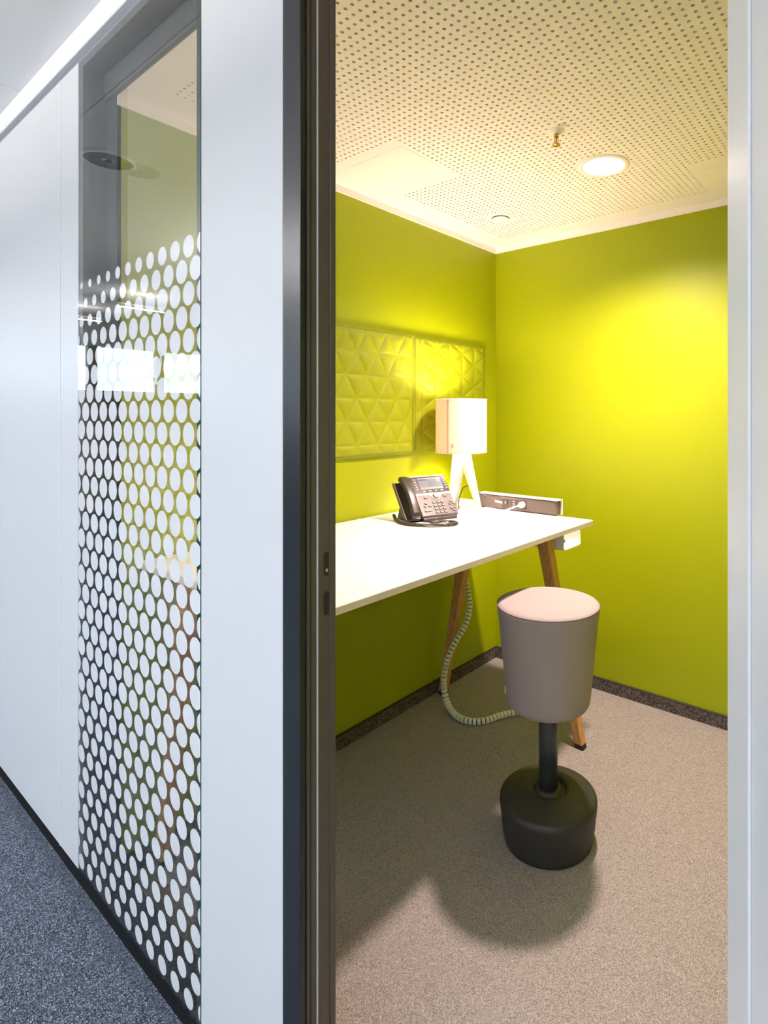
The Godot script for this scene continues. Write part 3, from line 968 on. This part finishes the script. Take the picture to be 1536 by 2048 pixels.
	for i in nsec + 1:
		var t := float(i) / nsec
		var v := -0.004 + t * 0.216
		var rise := 0.012 + 0.020 * sin(PI * clampf(t, 0.02, 0.98))
		var thick := lerpf(0.034, 0.020, pow(sin(PI * t), 0.6))
		var wd := lerpf(0.050, 0.040, pow(sin(PI * t), 0.6))
		if i == 0 or i == nsec:
			thick *= 0.55; wd *= 0.8
		var ring := []
		for k in 20:
			var a := TAU * k / 20.0
			var cx := signf(cos(a)) * pow(absf(cos(a)), 0.6) * wd / 2
			var cd := signf(sin(a)) * pow(absf(sin(a)), 0.6) * thick / 2
			ring.append(on.call(-0.119 + cx, v, rise + cd))
		cols.append(ring)
	var nrm := func(i: int, k: int) -> Vector3:
		var tv: Vector3 = cols[mini(i + 1, nsec)][k] - cols[maxi(i - 1, 0)][k]
		var tu: Vector3 = cols[i][(k + 1) % 20] - cols[i][(k + 19) % 20]
		return tu.cross(tv).normalized()
	for i in nsec:
		for k in 20:
			var k2 := (k + 1) % 20
			b.tri(cols[i][k], cols[i][k2], cols[i + 1][k2], nrm.call(i, k), nrm.call(i, k2), nrm.call(i + 1, k2))
			b.tri(cols[i][k], cols[i + 1][k2], cols[i + 1][k], nrm.call(i, k), nrm.call(i + 1, k2), nrm.call(i + 1, k))
	for e in [0, nsec]:
		var mid := Vector3.ZERO
		for k in 20:
			mid += cols[e][k] / 20.0
		var en := -sb.y if e == 0 else sb.y
		for k in 20:
			b.tri(mid, cols[e][k], cols[e][(k + 1) % 20], en, en, en)
	put("handset", b.mesh(), M.phone_dark, o)
	b = MB.new()
	b.prism(PackedVector2Array([Vector2(-0.02, 0.0), Vector2(-0.03, 0.012), Vector2(-0.095, 0.105), Vector2(-0.105, 0.098), Vector2(-0.15, 0.008), Vector2(-0.15, 0.0)]), -0.135, 0.08, func(x, y, d): return Vector3(d, y, x))
	put("foot", b.mesh(), M.phone_dark, o)
	boxpart("front_lip", Vector3(0.012, 0.008, -0.012), Vector3(0.176, 0.016, 0.02), M.phone_dark, o, 0.003)
	# coiled cord lying on the desk
	var path := Curve3D.new()
	for p in [Vector3(0.16, 0.02, 1.012), Vector3(0.205, 0.0085, 1.04), Vector3(0.285, 0.0085, 1.075), Vector3(0.36, 0.0085, 1.07), Vector3(0.425, 0.0085, 1.035), Vector3(0.475, 0.0085, 0.985), Vector3(0.478, 0.0085, 0.942), Vector3(0.440, 0.0085, 0.925), Vector3(0.395, 0.0085, 0.95), Vector3(0.365, 0.0085, 0.985), Vector3(0.340, 0.014, 1.005)]:
		var lp: Vector3 = o.transform.affine_inverse() * (p + Vector3(0, DY, 0))
		path.add_point(lp)
	for k in path.point_count:
		var t := (path.get_point_position(mini(k + 1, path.point_count - 1)) - path.get_point_position(maxi(k - 1, 0))) * 0.17
		path.set_point_in(k, -t); path.set_point_out(k, t)
	var len := path.get_baked_length()
	var pts := []
	var turns := 150
	for i in turns * 9:
		var s := len * i / (turns * 9.0)
		var c := path.sample_baked(s, true)
		var tn := (path.sample_baked(minf(s + 0.002, len), true) - path.sample_baked(maxf(s - 0.002, 0.0), true)).normalized()
		var sx := tn.cross(Vector3.UP).normalized()
		var sy := sx.cross(tn)
		var a := TAU * i / 9.0
		pts.append(c + (sx * cos(a) + sy * sin(a)) * 0.0062)
	b = MB.new()
	b.tube(pts, 0.0016, 5)
	put("coiled_cord", b.mesh(), M.phone_plastic, o)

# ------------------------------------------------------------------ power unit and cables
func power_unit() -> void:
	var o := thing("power_unit", "long white and taupe socket unit on the far end of the desk", "socket unit", Vector3(0.49, DY, 0.477))
	var Lh := 0.2375
	boxpart("body", Vector3(-0.003, 0.036, 0.0), Vector3(Lh * 2 - 0.006, 0.071, 0.046), M.unit_taupe, o, 0.008)
	boxpart("cover", Vector3(0, 0.0735, -0.001), Vector3(Lh * 2, 0.004, 0.052), M.unit_white, o, 0.001)
	boxpart("cover", Vector3(0, 0.036, -0.0255), Vector3(Lh * 2, 0.073, 0.003), M.unit_white, o, 0.001)
	boxpart("foot_plate", Vector3(-0.335, 0.013, -0.002), Vector3(0.195, 0.026, 0.034), M.unit_white, o, 0.003)
	var xs := [-0.063, -0.013, 0.042]
	for k in 3:
		var s := boxpart("socket", Vector3(xs[k], 0.037, 0.0236), Vector3(0.042, 0.046, 0.002), M.socket_dark, o, 0.0008)
		if k == 0:
			for j in 3:
				boxpart("port", Vector3(-0.012 + 0.012 * j, 0.002, 0.0012), Vector3(0.007, 0.009, 0.001), M.tag_white if j == 1 else M.socket_black, s)
		elif k == 1:
			for j in 3:
				boxpart("port", Vector3(0, -0.013 + 0.012 * j, 0.0012), Vector3(0.011, 0.005, 0.001), M.tag_white, s)
		else:
			var b := MB.new()
			b.lathe(Vector3.ZERO, [[0.0, 0.0008], [0.015, 0.0008], [0.0165, 0.0014], [0.018, 0.0]], 24, Basis(Vector3.RIGHT, Vector3.BACK, Vector3.DOWN))
			put("outlet", b.mesh(), M.socket_black, s, Vector3(0, 0, 0.001))
	# black network cable from the phone, behind the lamp, into the first port
	var c := thing("network_cable", "thin black cable arching behind the lamp into the socket unit", "cable", Vector3.ZERO)
	var b2 := MB.new()
	b2.tube(curve([Vector3(0.265, 1.026, 0.76), Vector3(0.252, 1.0235, 0.69), Vector3(0.215, 1.0235, 0.615), Vector3(0.184, 1.028, 0.577), Vector3(0.171, 1.055, 0.56), Vector3(0.160, 1.093, 0.53), Vector3(0.168, 1.117, 0.516), Vector3(0.195, 1.125, 0.513), Vector3(0.246, 1.106, 0.516), Vector3(0.310, 1.085, 0.523), Vector3(0.384, 1.064, 0.524)]), 0.0028, 8)
	put("cable", b2.mesh(), M.cable_black, c)
	b2 = MB.new()
	b2.tube([Vector3(0.380, 1.0635, 0.524), Vector3(0.414, 1.0575, 0.511)], 0.005, 8)
	put("plug", b2.mesh(), M.cable_white, c)
	c = thing("power_cable", "white lamp cable with plug lying before the socket unit", "cable", Vector3.ZERO)
	b2 = MB.new()
	b2.tube(curve([Vector3(0.318, 1.025, 0.528), Vector3(0.345, 1.026, 0.53), Vector3(0.40, 1.026, 0.545), Vector3(0.455, 1.028, 0.555), Vector3(0.495, 1.042, 0.548), Vector3(0.524, 1.055, 0.533)]), 0.0038, 8)
	put("cable", b2.mesh(), M.cable_white, c)
	b2 = MB.new()
	b2.lathe(Vector3(0.532, DY + 0.037, 0.5025), [[0.0, 0.042], [0.006, 0.041], [0.009, 0.030], [0.015, 0.018], [0.0165, 0.004], [0.0165, 0.0], [0.0, 0.0]], 20, Basis(Vector3.RIGHT, Vector3.BACK, Vector3.DOWN))
	put("plug", b2.mesh(), M.cable_white, c)

func curve(pts: Array, step := 0.008) -> Array:
	var cv := Curve3D.new()
	for p in pts:
		cv.add_point(p)
	for k in pts.size():
		var t: Vector3 = (pts[mini(k + 1, pts.size() - 1)] - pts[maxi(k - 1, 0)]) * 0.17
		cv.set_point_in(k, -t); cv.set_point_out(k, t)
	var out := []
	var len := cv.get_baked_length()
	var m := int(len / step) + 1
	for i in m + 1:
		out.append(cv.sample_baked(len * i / m, true))
	return out

func cable_snake() -> void:
	# beads of white plastic on a dark core, from under the desk to the floor
	var pts := curve([Vector3(0.135, 0.80, 0.45), Vector3(0.13, 0.72, 0.452), Vector3(0.126, 0.655, 0.456), Vector3(0.138, 0.592, 0.46), Vector3(0.160, 0.534, 0.467), Vector3(0.180, 0.472, 0.481), Vector3(0.191, 0.398, 0.532), Vector3(0.184, 0.334, 0.599), Vector3(0.168, 0.27, 0.636), Vector3(0.150, 0.181, 0.650), Vector3(0.147, 0.104, 0.651), Vector3(0.178, 0.042, 0.662), Vector3(0.232, 0.0175, 0.682), Vector3(0.295, 0.0165, 0.70), Vector3(0.358, 0.0165, 0.692), Vector3(0.408, 0.0165, 0.647), Vector3(0.44, 0.0165, 0.567), Vector3(0.482, 0.0165, 0.497), Vector3(0.53, 0.0165, 0.43), Vector3(0.56, 0.0165, 0.36)], 0.0205)
	var o := thing("cable_snake", "white ribbed cable snake hanging from the desk to the carpet", "cable guide", Vector3.ZERO)
	var b := MB.new()
	b.tube(pts, 0.0105, 10)
	put("core", b.mesh(), M.cable_black, o)
	var bead := MB.new()
	bead.lathe(Vector3.ZERO, [[0.0085, -0.0082], [0.0142, -0.0080], [0.0156, -0.006], [0.0158, 0.0], [0.0156, 0.006], [0.0142, 0.0080], [0.0085, 0.0082]], 14)
	var bm := bead.mesh()
	for i in pts.size() - 1:
		var p: Vector3 = (pts[i] + pts[i + 1]) / 2.0
		var y: Vector3 = (pts[i + 1] - pts[i]).normalized()
		var x := y.cross(Vector3(0.3, 0.2, 0.9)).normalized()
		var s := put("bead", bm, M.snake_white, o)
		s.transform = Transform3D(Basis(x, y, x.cross(y)), p)

# ------------------------------------------------------------------ ceiling fittings
func ceiling_fittings() -> void:
	var at := Vector3(1.045, CY, 0.676)
	var o := thing("downlight", "bright round recessed downlight in the perforated ceiling", "lamp", at)
	var b := MB.new()
	b.lathe(Vector3.ZERO, [[0.084, -0.0015], [0.086, -0.006], [0.098, -0.005], [0.1045, -0.002], [0.105, 0.001]], 64)
	put("ring", b.mesh(), M.white_ceiling, o)
	b = MB.new()
	b.lathe(Vector3.ZERO, [[0.0, -0.002], [0.085, -0.002]], 64)
	put("light_lens", b.mesh(), M.lens_glow, o)
	var sp := SpotLight3D.new()
	sp.name = "downlight_beam"
	sp.position = Vector3(0, -0.02, 0)
	sp.rotation_degrees = Vector3(-90, 0, 0)
	sp.light_color = Color(1.0, 0.895, 0.83)
	sp.light_energy = 9.2
	sp.light_size = 0.055
	sp.spot_range = 6.0
	sp.spot_attenuation = 2.0
	sp.spot_angle = 73.0
	sp.spot_angle_attenuation = 1.0
	sp.shadow_enabled = true
	o.add_child(sp)
	# round speaker
	o = thing("ceiling_speaker", "small round white ceiling outlet near the corner", "ceiling outlet", Vector3(0.347, CY, 0.43))
	b = MB.new()
	b.lathe(Vector3.ZERO, [[0.046, 0.0], [0.048, -0.003], [0.058, -0.0035], [0.063, -0.001], [0.063, 0.001]], 48)
	put("ring", b.mesh(), M.white_ceiling, o)
	b = MB.new()
	b.lathe(Vector3(0, -0.0, 0), [[0.0, -0.012], [0.040, -0.012], [0.044, -0.009], [0.044, -0.006], [0.0, -0.006]], 48)
	put("disc", b.mesh(), M.white_ceiling, o)
	b = MB.new()
	b.lathe(Vector3.ZERO, [[0.0, -0.0012], [0.047, -0.0012]], 48)
	put("throat", b.mesh(), M.socket_dark, o)
	# sprinkler
	o = thing("sprinkler", "small brass fire sprinkler hanging from a white rosette", "sprinkler", Vector3(1.03, CY, 1.038))
	b = MB.new()
	b.lathe(Vector3.ZERO, [[0.0, -0.014], [0.010, -0.014], [0.014, -0.010], [0.026, -0.004], [0.031, 0.0]], 32)
	put("rosette", b.mesh(), M.white_ceiling, o)
	b = MB.new()
	b.lathe(Vector3.ZERO, [[0.0, -0.024], [0.007, -0.024], [0.009, -0.022], [0.009, -0.014], [0.0, -0.014]], 20)
	put("thread", b.mesh(), M.brass, o)
	for s in [-1.0, 1.0]:
		b = MB.new()
		b.tube([Vector3(0, -0.022, 0.008 * s), Vector3(0, -0.028, 0.0115 * s), Vector3(0, -0.044, 0.0115 * s), Vector3(0, -0.050, 0.006 * s)], 0.0018, 6)
		put("arm", b.mesh(), M.brass, o)
	b = MB.new()
	b.tube([Vector3(0, -0.024, 0), Vector3(0, -0.048, 0)], 0.0026, 8)
	put("heat_bulb", b.mesh(), M.bulb_red, o)
	b = MB.new()
	b.lathe(Vector3.ZERO, [[0.0, -0.0535], [0.014, -0.0525], [0.015, -0.0505], [0.0, -0.0495]], 24)
	put("deflector", b.mesh(), M.brass, o)
	# corridor downlight, switched off, seen in the glass
	o = thing("corridor_downlight", "chrome recessed corridor downlight mirrored in the glass pane", "lamp", Vector3(-1.066, KY, 2.573))
	b = MB.new()
	b.lathe(Vector3.ZERO, [[0.098, 0.0], [0.100, -0.006], [0.112, -0.006], [0.118, 0.001]], 48)
	put("ring", b.mesh(), M.bright_edge, o)
	b = MB.new()
	b.lathe(Vector3.ZERO, [[0.0, -0.0015], [0.03, -0.001], [0.06, -0.002], [0.085, -0.003], [0.101, -0.0035]], 48)
	put("reflector", b.mesh(), M.reflector_grey, o)
	b = MB.new()
	b.lathe(Vector3.ZERO, [[0.0, -0.012], [0.012, -0.011], [0.024, -0.006], [0.026, -0.0015]], 24)
	put("bulb", b.mesh(), M.chrome, o)
